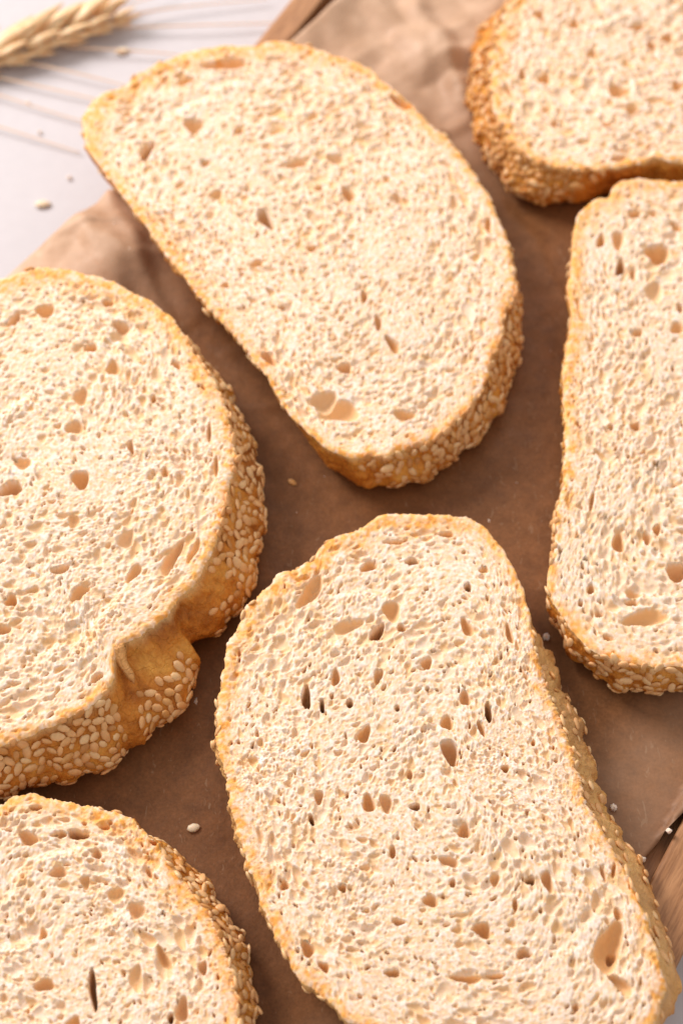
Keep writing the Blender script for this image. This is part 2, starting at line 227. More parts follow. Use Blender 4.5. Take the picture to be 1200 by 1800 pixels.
def crumb_material():
    m, nt, b = mat('bread_crumb')
    co = objco(nt)
    base = ramp(nt, noise(nt, co, 260, 3), [(0.3, (.87, .722, .62)), (0.7, (.925, .80, .725))])
    f = ramp(nt, noise(nt, co, 1500, 2), [(0.35, (.93, .88, .80)), (0.6, (1, 1, 1))])
    base = mix(nt, 1.0, base, f, 'MULTIPLY')
    gold = ramp(nt, noise(nt, co, 420, 4, .6), [(0.3, (.70, .285, .055)), (0.5, (.84, .42, .11)), (0.72, (.88, .57, .26))])
    base = mix(nt, attr(nt, 'lining_shade'), base, (.81, .53, .275))  # light scattered in pores painted in as gold, part true cell-wall colour
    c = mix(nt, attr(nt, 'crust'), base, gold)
    nt.links.new(c, b.inputs['Base Color'])
    b.inputs['Roughness'].default_value = .7
    b.inputs['Specular IOR Level'].default_value = .15
    b.inputs['Subsurface Weight'].default_value = .3
    b.inputs['Subsurface Radius'].default_value = (1.0, .7, .4)
    b.inputs['Subsurface Scale'].default_value = .0008
    h = math_(nt, 'ADD', noise(nt, co, 2600, 3, .6), math_(nt, 'MULTIPLY', noise(nt, co, 900, 2), 1.2))
    bump(nt, b, h, .0001, .5)
    return m

def crust_material():
    m, nt, b = mat('bread_crust')
    co = objco(nt)
    g = ramp(nt, noise(nt, co, 90, 5, .6), [(0.32, (.36, .105, .012)), (0.47, (.64, .235, .032)), (0.66, (.80, .395, .08))])
    f = ramp(nt, noise(nt, co, 800, 4, .6), [(0.3, (.82, .76, .68)), (0.65, (1, 1, 1))])
    c = mix(nt, 1.0, g, f, 'MULTIPLY')
    c = mix(nt, attr(nt, 'pale'), c, (.80, .56, .27))
    nt.links.new(c, b.inputs['Base Color'])
    b.inputs['Roughness'].default_value = .5
    b.inputs['Specular IOR Level'].default_value = .3
    b.inputs['Subsurface Weight'].default_value = .15
    b.inputs['Subsurface Radius'].default_value = (1.0, .5, .2)
    b.inputs['Subsurface Scale'].default_value = .001
    h = math_(nt, 'ADD', noise(nt, co, 700, 5, .65), math_(nt, 'MULTIPLY', noise(nt, co, 200, 3), 1.5))
    cr = N(nt, 'ShaderNodeTexVoronoi', feature='DISTANCE_TO_EDGE'); cr.inputs['Scale'].default_value = 260
    wv = N(nt, 'ShaderNodeVectorMath', operation='ADD'); nz = N(nt, 'ShaderNodeTexNoise'); nz.inputs['Scale'].default_value = 300
    sc_ = N(nt, 'ShaderNodeVectorMath', operation='SCALE'); sc_.inputs['Scale'].default_value = .006
    nt.links.new(co, nz.inputs['Vector']); nt.links.new(nz.outputs['Color'], sc_.inputs[0]); nt.links.new(co, wv.inputs[0]); nt.links.new(sc_.outputs[0], wv.inputs[1])
    nt.links.new(wv.outputs[0], cr.inputs['Vector'])
    h = math_(nt, 'ADD', h, math_(nt, 'MULTIPLY', math_(nt, 'MINIMUM', cr.outputs['Distance'], .07), 3.0))
    bump(nt, b, h, .0007, .9)
    return m

def seed_material(name, a, c, lo=.3):
    m, nt, b = mat(name)
    co = objco(nt)
    info = N(nt, 'ShaderNodeObjectInfo').outputs['Random']
    base = mix(nt, info, a, c)
    f = ramp(nt, noise(nt, co, 900, 3), [(0.3, (.86, .80, .72)), (0.7, (1, 1, 1))])
    base = mix(nt, 1.0, base, f, 'MULTIPLY')
    nt.links.new(base, b.inputs['Base Color'])
    b.inputs['Roughness'].default_value = .38
    b.inputs['Specular IOR Level'].default_value = .4
    b.inputs['Subsurface Weight'].default_value = .25
    b.inputs['Subsurface Radius'].default_value = (1.0, .6, .3)
    b.inputs['Subsurface Scale'].default_value = .001
    return m

def paper_material():
    m, nt, b = mat('baking_paper')
    co = objco(nt)
    big = ramp(nt, noise(nt, co, 14, 4, .6), [(0.3, (.165, .066, .024)), (0.7, (.240, .104, .040))])
    mott = ramp(nt, noise(nt, co, 260, 5, .7), [(0.3, (.76, .74, .74)), (0.5, (.98, .98, .98)), (0.72, (1.22, 1.22, 1.24))])
    c = mix(nt, 1.0, big, mott, 'MULTIPLY')
    fine = ramp(nt, noise(nt, co, 1500, 3, .6), [(0.3, (.85, .85, .85)), (0.7, (1.12, 1.12, 1.12))])
    c = mix(nt, 1.0, c, fine, 'MULTIPLY')
    # short pale fibres
    mp = N(nt, 'ShaderNodeMapping'); nt.links.new(co, mp.inputs['Vector']); mp.inputs['Rotation'].default_value = (0, 0, .7)
    mp.inputs['Scale'].default_value = (1, .32, 1)
    fib = noise(nt, mp.outputs['Vector'], 700, 2, .5, 1.6)
    fm = ramp(nt, fib, [(0.66, 0.0), (0.72, .35)])
    c = mix(nt, fm, c, (.36, .24, .15))
    dn = ramp(nt, noise(nt, co, 120, 4, .6), [(0.3, (.46, .29, .185)), (0.7, (.64, .44, .31))])
    c = mix(nt, attr(nt, 'pale_sheen'), c, dn)  # paler colour where the paper's sheen is painted in
    nt.links.new(c, b.inputs['Base Color'])
    rg = ramp(nt, noise(nt, co, 200, 4, .6), [(0.3, .42), (0.7, .60)])
    nt.links.new(rg, b.inputs['Roughness'])
    b.inputs['Specular IOR Level'].default_value = .2
    h = math_(nt, 'ADD', noise(nt, co, 600, 4, .65), math_(nt, 'MULTIPLY', noise(nt, co, 90, 3), 1.5))
    bump(nt, b, h, .00018, .7)
    return m

def wood_material(name, d, l, ang):
    m, nt, b = mat(name)
    co = objco(nt)
    mp = N(nt, 'ShaderNodeMapping'); nt.links.new(co, mp.inputs['Vector'])
    mp.vector_type = 'TEXTURE'
    mp.inputs['Rotation'].default_value = (0, 0, ang)
    mp.inputs['Scale'].default_value = (9, 1, 1)
    g = noise(nt, mp.outputs['Vector'], 420, 5, .65, .6)
    c = ramp(nt, g, [(0.3, d), (0.68, l)])
    g2 = noise(nt, mp.outputs['Vector'], 1700, 3, .6)
    c = mix(nt, 1.0, c, ramp(nt, g2, [(0.35, (.70, .66, .62)), (0.55, (1, 1, 1))]), 'MULTIPLY')
    nt.links.new(c, b.inputs['Base Color'])
    b.inputs['Roughness'].default_value = .5
    bump(nt, b, g2, .0002, .6)
    return m

def table_material():
    m, nt, b = mat('table_top')
    co = objco(nt)
    c = ramp(nt, noise(nt, co, 9, 5, .6), [(0.3, (.51, .49, .52)), (0.7, (.565, .54, .57))])
    c = mix(nt, 1.0, c, ramp(nt, noise(nt, co, 300, 4), [(0.3, (.96, .96, .96)), (0.7, (1, 1, 1))]), 'MULTIPLY')
    nt.links.new(c, b.inputs['Base Color'])
    b.inputs['Roughness'].default_value = .42
    bump(nt, b, noise(nt, co, 300, 4), .0001, .4)
    return m

def straw_material(name, a, c):
    m, nt, b = mat(name)
    co = objco(nt)
    k = ramp(nt, noise(nt, co, 220, 4, .6), [(0.3, a), (0.7, c)])
    nt.links.new(k, b.inputs['Base Color'])
    b.inputs['Roughness'].default_value = .45
    b.inputs['Subsurface Weight'].default_value = .15
    b.inputs['Subsurface Scale'].default_value = .001
    bump(nt, b, noise(nt, co, 900, 3), .0002, .5)
    return m

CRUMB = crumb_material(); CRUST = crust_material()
SEED = seed_material('sesame_seed', (.76, .42, .18), (.85, .58, .32))
SEED_TOAST = seed_material('toasted_sesame_seed', (.56, .26, .08), (.72, .40, .15))
SEED_LOOSE = seed_material('loose_sesame_seed', (.82, .68, .50), (.88, .78, .62))
PAPER = paper_material()
WOOD = wood_material('tray_wood', (.31, .135, .05), (.49, .245, .11), R(60))
TABLE = table_material()
STRAW = straw_material('wheat_husk', (.66, .37, .15), (.88, .68, .42))
STEM = straw_material('wheat_stem', (.72, .52, .30), (.82, .64, .40))
AWN = straw_material('wheat_awn', (.70, .47, .30), (.78, .58, .40))

# ------------------------------------------------------------------ setting: table
bm = bmesh.new()
bmesh.ops.create_grid(bm, x_segments=8, y_segments=8, size=1.6)
tb = link('table_top', bm_mesh('table_top', bm), TABLE)
tag(tb, kind='structure')

# ------------------------------------------------------------------ wooden tray: floor and four rails
TD = np.array([math.cos(R(60)), math.sin(R(60))]); TN = np.array([math.sin(R(60)), -math.cos(R(60))])
Q0, Q1, Q2, Q3 = -93.1, -85.5, 95.0, 107.3
def tpt(t, q): return TD * t + TN * q
tray = empty('serving_tray', (0, 0, 0))
tag(tray, 'brown wooden tray with a raised rim under the baking paper', 'tray')

def prism(name, poly, z0, z1, bev, parent, mt, bev_inner=0):
    bm = bmesh.new()
    vs = [bm.verts.new((p[0] * MM, p[1] * MM, z0 * MM)) for p in poly]
    f = bm.faces.new(vs)
    if f.normal.z > 0: f.normal_flip()
    r = bmesh.ops.extrude_face_region(bm, geom=[f])
    for v in r['geom']:
        if isinstance(v, bmesh.types.BMVert): v.co.z = z1 * MM
    bmesh.ops.recalc_face_normals(bm, faces=bm.faces)
    if bev:
        es = [e for e in bm.edges if all(abs(v.co.z - z1 * MM) < 1e-6 for v in e.verts)]
        bmesh.ops.bevel(bm, geom=es, offset=bev * MM, segments=3, profile=.6, affect='EDGES')
    o = link(name, bm_mesh(name, bm, False), mt, parent)
    return o
T0, T1 = -190, 330
prism('tray_floor', [tpt(T0 + 8, Q1 - 1), tpt(T0 + 8, Q2 + 1), tpt(T1 - 8, Q2 + 1), tpt(T1 - 8, Q1 - 1)], 3, 8.5, 0, tray, WOOD)
prism('rail', [tpt(T0, Q0), tpt(T0, Q1), tpt(T1, Q1), tpt(T1, Q0)], 0, 14.2, 1.2, tray, WOOD)
prism('rail', [tpt(T0, Q2), tpt(T0, Q3), tpt(T1, Q3), tpt(T1, Q2)], 0, 14.0, 1.0, tray, WOOD)
prism('rail', [tpt(T0, Q1), tpt(T0 + 9, Q1), tpt(T0 + 9, Q2), tpt(T0, Q2)], 0, 13.8, .9, tray, WOOD)
prism('rail', [tpt(T1 - 9, Q1), tpt(T1, Q1), tpt(T1, Q2), tpt(T1 - 9, Q2)], 0, 13.8, .9, tray, WOOD)

# ------------------------------------------------------------------ slice outlines
class Slice: pass
SL = {}
def smooth_poly(pts, n=10):
    P = np.array(pts, float); out = []
    for i in range(len(P)):
        p0, p1, p2, p3 = P[i - 1], P[i], P[(i + 1) % len(P)], P[(i + 2) % len(P)]
        for t in np.linspace(0, 1, n, endpoint=False):
            out.append(.5 * ((2 * p1) + (-p0 + p2) * t + (2 * p0 - 5 * p1 + 4 * p2 - p3) * t * t + (-p0 + 3 * p1 - 3 * p2 + p3) * t ** 3))
    return np.array(out)

TH = np.linspace(-math.pi, math.pi, 4096, endpoint=False)
def polar(pts, c, closed=True):
    d = np.asarray(pts) - c
    th = np.arctan2(d[:, 1], d[:, 0]); r = np.hypot(d[:, 0], d[:, 1])
    o = np.argsort(th); th, r = th[o], r[o]
    return np.interp(TH, np.r_[th - 2 * math.pi, th, th + 2 * math.pi], np.r_[r, r, r])

for si, (k, s) in enumerate(SLICE.items()):
    S = Slice(); SL[k] = S; S.k = k; S.si = si
    S.c = np.array(s['c']); S.z = s['z']; S.t = s['t']; S.g = (s['gx'], s['gy']); S.pores = s['pores']; S.tears = s['tears']
    rt = polar(smooth_poly(s['top']), S.c)
    # small torn irregularity of the cut edge
    rt = rt + .22 * ring_noise(TH, 20, 90, 10 + si, .5) + .08 * ring_noise(TH, 90, 420, 30 + si, .4)
    d = np.array(s['out']) - S.c
    th = np.arctan2(d[:, 1], d[:, 0]); r = np.hypot(d[:, 0], d[:, 1])
    kern = np.hanning(61); kern /= kern.sum()
    sm = lambda a: np.convolve(np.r_[a[-60:], a, a[:60]], kern, 'same')[60:-60]
    off = r - np.interp(th, TH, sm(rt))
    o = np.argsort(th); th, off = th[o], off[o]
    rb = np.interp(TH, np.r_[th - 2 * math.pi, th, th + 2 * math.pi], np.r_[off, off, off])
    # mild smoothing
    kern = np.hanning(41); kern /= kern.sum()
    rb = np.convolve(np.r_[rb[-60:], rb, rb[:60]], kern, 'same')[60:-60]
    S.rs = sm(rt); S.rt = rt; S.rb = sm(rt) + rb + .25 * ring_noise(TH, 15, 60, 70 + si, .3)
    S.vis = rb > .2

def zpl(S, x, y): return S.g[0] * (x - S.c[0]) + S.g[1] * (y - S.c[1])
def rr(tab, th):
    u = (th + math.pi) / (2 * math.pi) * 4096; i = np.floor(u).astype(int); f = u - i
    return tab[i % 4096] * (1 - f) + tab[(i + 1) % 4096] * f

# ------------------------------------------------------------------ baking paper
def build_paper():
    a = R(48); D = np.array([math.cos(a), math.sin(a)]); Nn = np.array([math.sin(a), -math.cos(a)])
    u = np.arange(-215, 300, 1.0); v = np.linspace(-107.4, 97.2, 205)
    U, V = np.meshgrid(u, v)
    # slightly wandering cut edges
    w = np.clip((abs(V + 5) - 90) / 12, 0, 1)
    V2 = V + w * (.5 * np.sin(U / 23) + .25 * np.sin(U / 7.1))
    X = D[0] * U + Nn[0] * V2; Y = D[1] * U + Nn[1] * V2
    q = TN[0] * X + TN[1] * Y
    r = np.random.default_rng(5)
    def crumple(n, amp, seed, eps, box=(-150, -170, 190, 250)):
        r = np.random.default_rng(seed)
        px = r.uniform(box[0], box[2], n); py = r.uniform(box[1], box[3], n); hh = r.uniform(.5, 1.4, n)
        best = np.full(X.shape, 1e9)
        wx = X + 4 * np.sin(Y / 13 + 1); wy = Y + 4 * np.sin(X / 17)
        for i in range(n):
            an = r.uniform(0, 3.14); ca, sa = math.cos(an), math.sin(an)
            dx, dy = wx - px[i], wy - py[i]
            e, f = dx * ca + dy * sa, (-dx * sa + dy * ca) * 1.7
            best = np.minimum(best, np.sqrt(e * e + f * f + eps) * hh[i])
        return (best / best.max()) * amp
    mask = np.exp(-(((X - 20) / 38) ** 2 + ((Y - 145) / 42) ** 2)) + .85 * np.exp(-(((X + 52) / 32) ** 2 + ((Y - 78) / 30) ** 2))
    mask = np.clip(mask, 0, 1)
    def facets(n, seed, box=(-110, -140, 120, 190)):
        from mathutils.geometry import delaunay_2d_cdt
        r = np.random.default_rng(seed)
        P = np.c_[r.uniform(box[0], box[2], n), r.uniform(box[1], box[3], n)]
        P = np.r_[P, [[-400, -400], [500, -400], [500, 500], [-400, 500]]]
        H = np.r_[r.uniform(0, 1, n), 0, 0, 0, 0]
        vs, _, fs, ov, _, _ = delaunay_2d_cdt([Vector(p) for p in P], [], [], 0, 1e-5)
        H = [H[o[0]] for o in ov]; out = np.zeros_like(X)
        for f in fs:
            a, b, c = (np.array(vs[i]) for i in f[:3])
            det = (b[0] - a[0]) * (c[1] - a[1]) - (c[0] - a[0]) * (b[1] - a[1])
            lo = np.minimum(np.minimum(a, b), c); hi = np.maximum(np.maximum(a, b), c)
            mk = (X >= lo[0]) & (X <= hi[0]) & (Y >= lo[1]) & (Y <= hi[1])
            px, py = X[mk] - a[0], Y[mk] - a[1]
            w1 = (px * (c[1] - a[1]) - py * (c[0] - a[0])) / det; w2 = ((b[0] - a[0]) * py - (b[1] - a[1]) * px) / det
            ok = (w1 >= -1e-6) & (w2 >= -1e-6) & (w1 + w2 <= 1 + 1e-6)
            v_ = out[mk]; v_[ok] = (H[f[0]] * (1 - w1 - w2) + H[f[1]] * w1 + H[f[2]] * w2)[ok]; out[mk] = v_
        return out
    h = facets(620, 4) * (.14 + 5.2 * mask) + facets(2600, 9) * (.05 + 1.1 * mask) + crumple(420, 8.5, 3, 4) * (.04 + .3 * mask) + crumple(1300, 3.6, 8, 1) * (.06 + .6 * mask)
    h += crumple(60, 3.0, 21, 60) * .10
    # a few sharp single creases
    def crease(p, qq, amp, wd):
        nonlocal h
        p = np.array(p, float); qq = np.array(qq, float); dd = qq - p; L = np.hypot(*dd); dd /= L
        t = (X - p[0]) * dd[0] + (Y - p[1]) * dd[1]; n = -(X - p[0]) * dd[1] + (Y - p[1]) * dd[0] + .8 * np.sin(t / 4)
        env = np.clip(np.minimum(t + 4, L + 4 - t) / 8, 0, 1)
        h += amp * env * np.maximum(0, 1 - abs(n) / wd)
    crease((19, 163), (33, 127), 3.2, 4.5); crease((22, 117), (38, 125), 1.2, 3); crease((-6, 131), (10, 147), 1.6, 5)
    crease((-58, 98), (-41, 56), 1.5, 3); crease((-62, 84), (-51, 59), 1.0, 3); crease((-31, 63), (-20, 68), 1.0, 2.2)
    crease((-26, 52), (-17, 56), .9, 2); crease((-22, 36), (-12, 38), .7, 2)
    crease((8, 165), (24, 140), 2.2, 5); crease((2, 140), (20, 128), 1.8, 4); crease((24, 148), (40, 160), 1.8, 5); crease((12, 128), (30, 108), 1.4, 4); crease((-66, 88), (-50, 72), 1.4, 4)
    crease((39, 101), (56, 63), .55, 3); crease((44, -40), (62, -29), .35, 2); crease((52, -46), (57, -62), .25, 1.5)
    base = 10.2 + 4.4 * (1 / (1 + np.exp(np.clip((q + 79) / 2.2, -30, 30))))       # lies on the floor, rises over the left rim
    over = np.clip(-(q + 94), 0, 60)
    base = base - .012 * over ** 2 * .9                                            # droops beyond the rim
    base = np.maximum(base, 1.5 + .0 * q)
    z = base + h
    # pressed flat under every slice
    for S in SL.values():
        dx, dy = X - S.c[0], Y - S.c[1]
        th = np.arctan2(dy, dx); rad = np.hypot(dx, dy)
        gap = rad - np.minimum(rr(S.rb, th), rr(S.rt, th) + 2)
        cap = S.z + zpl(S, X, Y) - .35 + np.clip(gap, 0, 80) * .8
        z = np.minimum(z, np.maximum(cap, 0))
    # never through the rims
    z = np.where((q < -84.2) & (q > -94), np.maximum(z, 14.5), z)
    z = np.where((q > 93) , np.maximum(z, 14.6), z)
    n, m = X.shape
    idx = np.arange(n * m).reshape(n, m)
    F = np.stack([idx[:-1, :-1], idx[:-1, 1:], idx[1:, 1:], idx[1:, :-1]], -1).reshape(-1, 4)
    pale_sheen = np.clip((-q - 60) / 40, 0, 1)  # sheen and light coming through the paper, painted paler towards the left
    pale_sheen = np.maximum(pale_sheen, np.clip((Y + .35 * (X < 0) * -X - 95) / 55, 0, .85))  # window sheen painted into the colour towards the top
    pale_sheen = np.maximum(pale_sheen, np.clip((X - Y - 100) / 60, 0, .25))  # paler towards the lower right
    co = np.stack([X, Y, z], -1).reshape(-1, 3) * MM
    me = mesh_np('baking_paper', co, [F[:, ::-1]] if False else [F], True, {'pale_sheen': pale_sheen.ravel()})
    o = link('baking_paper', me, PAPER)
    so = o.modifiers.new('thickness', 'SOLIDIFY'); so.thickness = .00012; so.offset = -1
    tag(o, 'brown crinkled baking paper lying in the tray beneath the bread slices', 'baking paper')
    zi = z
    return o, (X, Y, z)
paper, PG = build_paper()
def paper_z(x, y):
    X, Y, z = PG
    i = np.argmin((X - x) ** 2 + (Y - y) ** 2)
    return z.ravel()[i]

# ------------------------------------------------------------------ sesame seeds: shared low meshes
def seed_mesh(name, i, mt):
    r = random.Random(100 + i)
    L = 1.5 * r.uniform(.85, 1.1); W = .92 * r.uniform(.92, 1.1); H = .44 * r.uniform(.9, 1.1)
    seg = 8; xs = (-.62, .08, .72)
    wid = (.80, 1.0, .60)
    bm = bmesh.new()
    a = bm.verts.new((-L * MM, 0, 0)); z = bm.verts.new((L * 1.05 * MM, 0, 0))
    rings = []
    for x, w in zip(xs, wid):
        rings.append([bm.verts.new((x * L * MM, W * w * math.cos(t * 2 * math.pi / seg) * MM, H * w * math.sin(t * 2 * math.pi / seg) * MM)) for t in range(seg)])
    for t in range(seg):
        u = (t + 1) % seg
        bm.faces.new((a, rings[0][u], rings[0][t]))
        for k in range(2): bm.faces.new((rings[k][t], rings[k][u], rings[k + 1][u], rings[k + 1][t]))
        bm.faces.new((rings[2][t], rings[2][u], z))
    bmesh.ops.recalc_face_normals(bm, faces=bm.faces)
    me = bm_mesh(name, bm); me.materials.append(mt)
    return me
SEEDS = [seed_mesh('sesame_seed', i, SEED) for i in range(5)]
SEEDS_T = [seed_mesh('sesame_seed', i + 5, SEED_TOAST) for i in range(3)]
SEEDS_L = [seed_mesh('sesame_seed', i + 9, SEED_LOOSE) for i in range(2)]

def frame(n, t):
    n = n / np.linalg.norm(n); t = t - n * np.dot(t, n); t /= np.linalg.norm(t); b = np.cross(n, t)
    return np.stack([t, b, n], 1)

# ------------------------------------------------------------------ crumb surface relief
def relief(S, dens, res=.14):
    x0, x1 = (S.c[0] + (S.rt * np.cos(TH)).min() - 2), (S.c[0] + (S.rt * np.cos(TH)).max() + 2)
    y0, y1 = (S.c[1] + (S.rt * np.sin(TH)).min() - 2), (S.c[1] + (S.rt * np.sin(TH)).max() + 2)
    nx, ny = int((x1 - x0) / res), int((y1 - y0) / res)
    gx, gy = np.meshgrid(x0 + np.arange(nx) * res, y0 + np.arange(ny) * res)
    th = np.arctan2(gy - S.c[1], gx - S.c[0]); rad = np.hypot(gx - S.c[0], gy - S.c[1])
    RT = rr(S.rt, th)
    edge = RT - rad                                   # rough distance to the crust, mm
    h = np.zeros((ny, nx), np.float32)
    lin_shade = np.zeros((ny, nx), np.float32)          # pore shading painted as darker gold, partly true cell-wall colour, own tone per cell
    r = np.random.default_rng(50 + S.si)
    ang_field = .9 * gnoise(ny // 8 + 2, nx // 8 + 2, res * 8, 26, 60 + S.si)
    size_field = gnoise(ny // 8 + 2, nx // 8 + 2, res * 8, 22, 80 + S.si)
    def stamp(cx, cy, a, b, an, dep, wall=.5, irregular=.12, tone=0.0, lip=3.2):
        ext = max(a, b) * 1.25 + res
        i0, i1 = int((cx - ext - x0) / res), int((cx + ext - x0) / res) + 2
        j0, j1 = int((cy - ext - y0) / res), int((cy + ext - y0) / res) + 2
        i0, j0 = max(i0, 0), max(j0, 0); i1, j1 = min(i1, nx), min(j1, ny)
        if i1 <= i0 or j1 <= j0: return
        X = gx[j0:j1, i0:i1] - cx; Y = gy[j0:j1, i0:i1] - cy
        ca, sa = math.cos(an), math.sin(an)
        e, f = (X * ca + Y * sa) / a, (-X * sa + Y * ca) / b
        if irregular and a > .7:
            ph = np.arctan2(f, e); p1, p2 = r.uniform(0, 6.28, 2)
            k = 1 + irregular * (np.sin(2 * ph + p1) * .5 + np.sin(3 * ph + p2) * .8)
            e, f = e / k, f / k
        rho = e * e + f * f
        d = dep * np.clip(1 - rho, 0, 1) ** wall
        hv = h[j0:j1, i0:i1]; lv = lin_shade[j0:j1, i0:i1]
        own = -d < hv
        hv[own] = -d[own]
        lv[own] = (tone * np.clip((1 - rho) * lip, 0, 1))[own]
    area = float((edge > 0).sum()) * res * res
    # base layer: shallow cells side by side, thin walls standing between them
    nb_ = int(area * 2.3 * (x1 - x0) * (y1 - y0) / area)
    bx = r.uniform(x0, x1, nb_); by = r.uniform(y0, y1, nb_)
    bth = np.arctan2(by - S.c[1], bx - S.c[0]); be = rr(S.rt, bth) - np.hypot(bx - S.c[0], by - S.c[1])
    bs = r.uniform(.22, .52, nb_) * np.clip(.6 + be / 14, .6, 1); bd = r.uniform(.15, .45, nb_); bl = r.uniform(1, 1.9, nb_)
    bsl = (rr(S.rt, bth + .03) - rr(S.rt, bth - .03)) / .06
    bt = bth + math.pi / 2 - np.arctan2(bsl, rr(S.rt, bth)) + r.normal(0, .35, nb_) + .45 * np.clip(be / 22, 0, 1) * ang_field[np.clip(((by - y0) / res / 8).astype(int), 0, ang_field.shape[0] - 1), np.clip(((bx - x0) / res / 8).astype(int), 0, ang_field.shape[1] - 1)]
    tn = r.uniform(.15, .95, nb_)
    for i in range(nb_):
        if be[i] > .3:
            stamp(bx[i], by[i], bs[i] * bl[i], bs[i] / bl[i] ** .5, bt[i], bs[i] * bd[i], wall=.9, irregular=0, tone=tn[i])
    n = int(area * dens)
    xs = r.uniform(x0, x1, int(n * 1.7)); ys = r.uniform(y0, y1, int(n * 1.7))
    u = r.uniform(0, 1, len(xs))
    # size law: very many tiny, fewer medium, some large
    rad_ = np.where(u < .42, r.uniform(.17, .32, len(xs)), np.where(u < .79, r.uniform(.28, .52, len(xs)), np.where(u < .96, r.uniform(.45, .85, len(xs)), r.uniform(.8, 1.4, len(xs)))))
    dth = np.arctan2(ys - S.c[1], xs - S.c[0]); drr = np.hypot(xs - S.c[0], ys - S.c[1]); ded = rr(S.rt, dth) - drr
    slope = (rr(S.rt, dth + .03) - rr(S.rt, dth - .03)) / .06
    tang = dth + math.pi / 2 - np.arctan2(slope, rr(S.rt, dth))
    af = ang_field; sf = size_field
    for i in range(len(xs)):
        e = ded[i]
        if e < .5: continue
        jx, jy = int((xs[i] - x0) / res / 8), int((ys[i] - y0) / res / 8)
        w = min(1, e / 22.0)
        a0 = tang[i] + r.normal(0, .2 + .25 * w) + .45 * w * af[jy, jx]
        s = rad_[i] * (1 + .22 * sf[jy, jx]) * (.55 + .45 * min(1, e / 6))
        if s > .55 and e < 2.2: continue
        el = 1.0 + (1.6 - .8 * w) * r.uniform(.2, 1.2)
        dep = min(s, .4 + s * .45) * r.uniform(.5, 1.5) * (.55 + .45 * min(1, e / 5))
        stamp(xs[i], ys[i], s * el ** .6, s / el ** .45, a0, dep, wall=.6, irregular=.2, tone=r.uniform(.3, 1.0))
    for i in range(int(area * .075)):
        px, py = r.uniform(x0, x1), r.uniform(y0, y1)
        q = math.atan2(py - S.c[1], px - S.c[0])
        if float(rr(S.rt, np.array([q]))[0]) - math.hypot(px - S.c[0], py - S.c[1]) > 2.5:
            sl_ = float((rr(S.rt, np.array([q + .03])) - rr(S.rt, np.array([q - .03])))[0]) / .06
            big = r.uniform() < .25
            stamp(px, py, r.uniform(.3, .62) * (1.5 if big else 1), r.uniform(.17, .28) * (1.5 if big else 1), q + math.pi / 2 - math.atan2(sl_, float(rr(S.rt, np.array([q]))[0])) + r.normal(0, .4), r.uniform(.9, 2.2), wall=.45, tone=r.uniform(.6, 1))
    # torn strips where the knife dragged the crumb up
    fineT = gnoise(ny, nx, res, .9, 170 + S.si)
    for (ax, ay, bx_, by_, wd) in S.tears:
        dx, dy = bx_ - ax, by_ - ay; L = math.hypot(dx, dy); dx /= L; dy /= L
        tt = (gx - ax) * dx + (gy - ay) * dy; nn = -(gx - ax) * dy + (gy - ay) * dx + 1.2 * sf[np.clip(((gy - y0) / res / 8).astype(int), 0, sf.shape[0] - 1), np.clip(((gx - x0) / res / 8).astype(int), 0, sf.shape[1] - 1)]
        env = np.clip(np.minimum(tt + 2, L + 2 - tt) / 4, 0, 1)
        k = env * np.exp(-(nn / wd) ** 2)
        h = (h * (1 - .5 * k) + k * (.30 + .26 * fineT) - .55 * env * np.exp(-((nn - wd * 1.6) / wd) ** 2)).astype(np.float32)
    for (px, py, a, b, an, d) in S.pores:
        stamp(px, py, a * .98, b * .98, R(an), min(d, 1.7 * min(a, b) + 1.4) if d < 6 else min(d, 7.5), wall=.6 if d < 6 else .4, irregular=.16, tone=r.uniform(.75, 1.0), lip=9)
        # smaller cells opening inside its wall
    # torn, rough crumb
    tear = np.clip(gnoise(ny, nx, res, 14, 110 + S.si), -1.5, 2.5)
    fine = gnoise(ny, nx, res, .55, 120 + S.si)
    mid = gnoise(ny, nx, res, 1.6, 130 + S.si)
    inner = np.clip(edge / 2.5, 0, 1)
    h = h + inner * (.022 + .045 * np.clip(tear - .4, 0, 2)) * fine + inner * (.015 + .08 * np.clip(tear - .6, 0, 2)) * mid
    h += .16 * np.clip(gnoise(ny, nx, res, 20, 140 + S.si), -2, 2) * inner
    # the cut edge rounds off
    h -= .55 * np.clip(1 - edge / 1.1, 0, 1) ** 2
    h += .06 * (1 - inner) * mid
    gold = np.clip(1 - (edge - S.crustw(th)) / 1.5, 0, 1) if False else None
    nz = gnoise(ny, nx, res, 3.0, 150 + S.si)
    W = np.maximum(1.8 + .8 * nz + S.extra(th), .35)
    crust = np.clip(1 - (edge - W * .55) / (W * 1.1 + .35), 0, 1)
    crust = np.clip(crust * (.8 + .22 * gnoise(ny, nx, res, 1.4, 160 + S.si)), 0, 1) ** 1.25
    crust = np.maximum(crust, .20 * np.clip(1 - edge / 8, 0, 1) * np.clip(1 + .4 * nz, 0, 2))
    return (x0, y0, res, h.astype(np.float32), crust.astype(np.float32), lin_shade)

def disc_grid(n):
    a = np.linspace(-1, 1, n)
    A, B = np.meshgrid(a, a)
    rmax = np.maximum(abs(A), abs(B))
    with np.errstate(divide='ignore', invalid='ignore'):
        ph = np.where(abs(A) >= abs(B), np.where(A >= 0, 0, math.pi) + (math.pi / 4) * (B / np.where(A == 0, 1, A)),
                      np.where(B >= 0, math.pi / 2, -math.pi / 2) - (math.pi / 4) * (A / np.where(B == 0, 1, B)))
    return rmax, ph

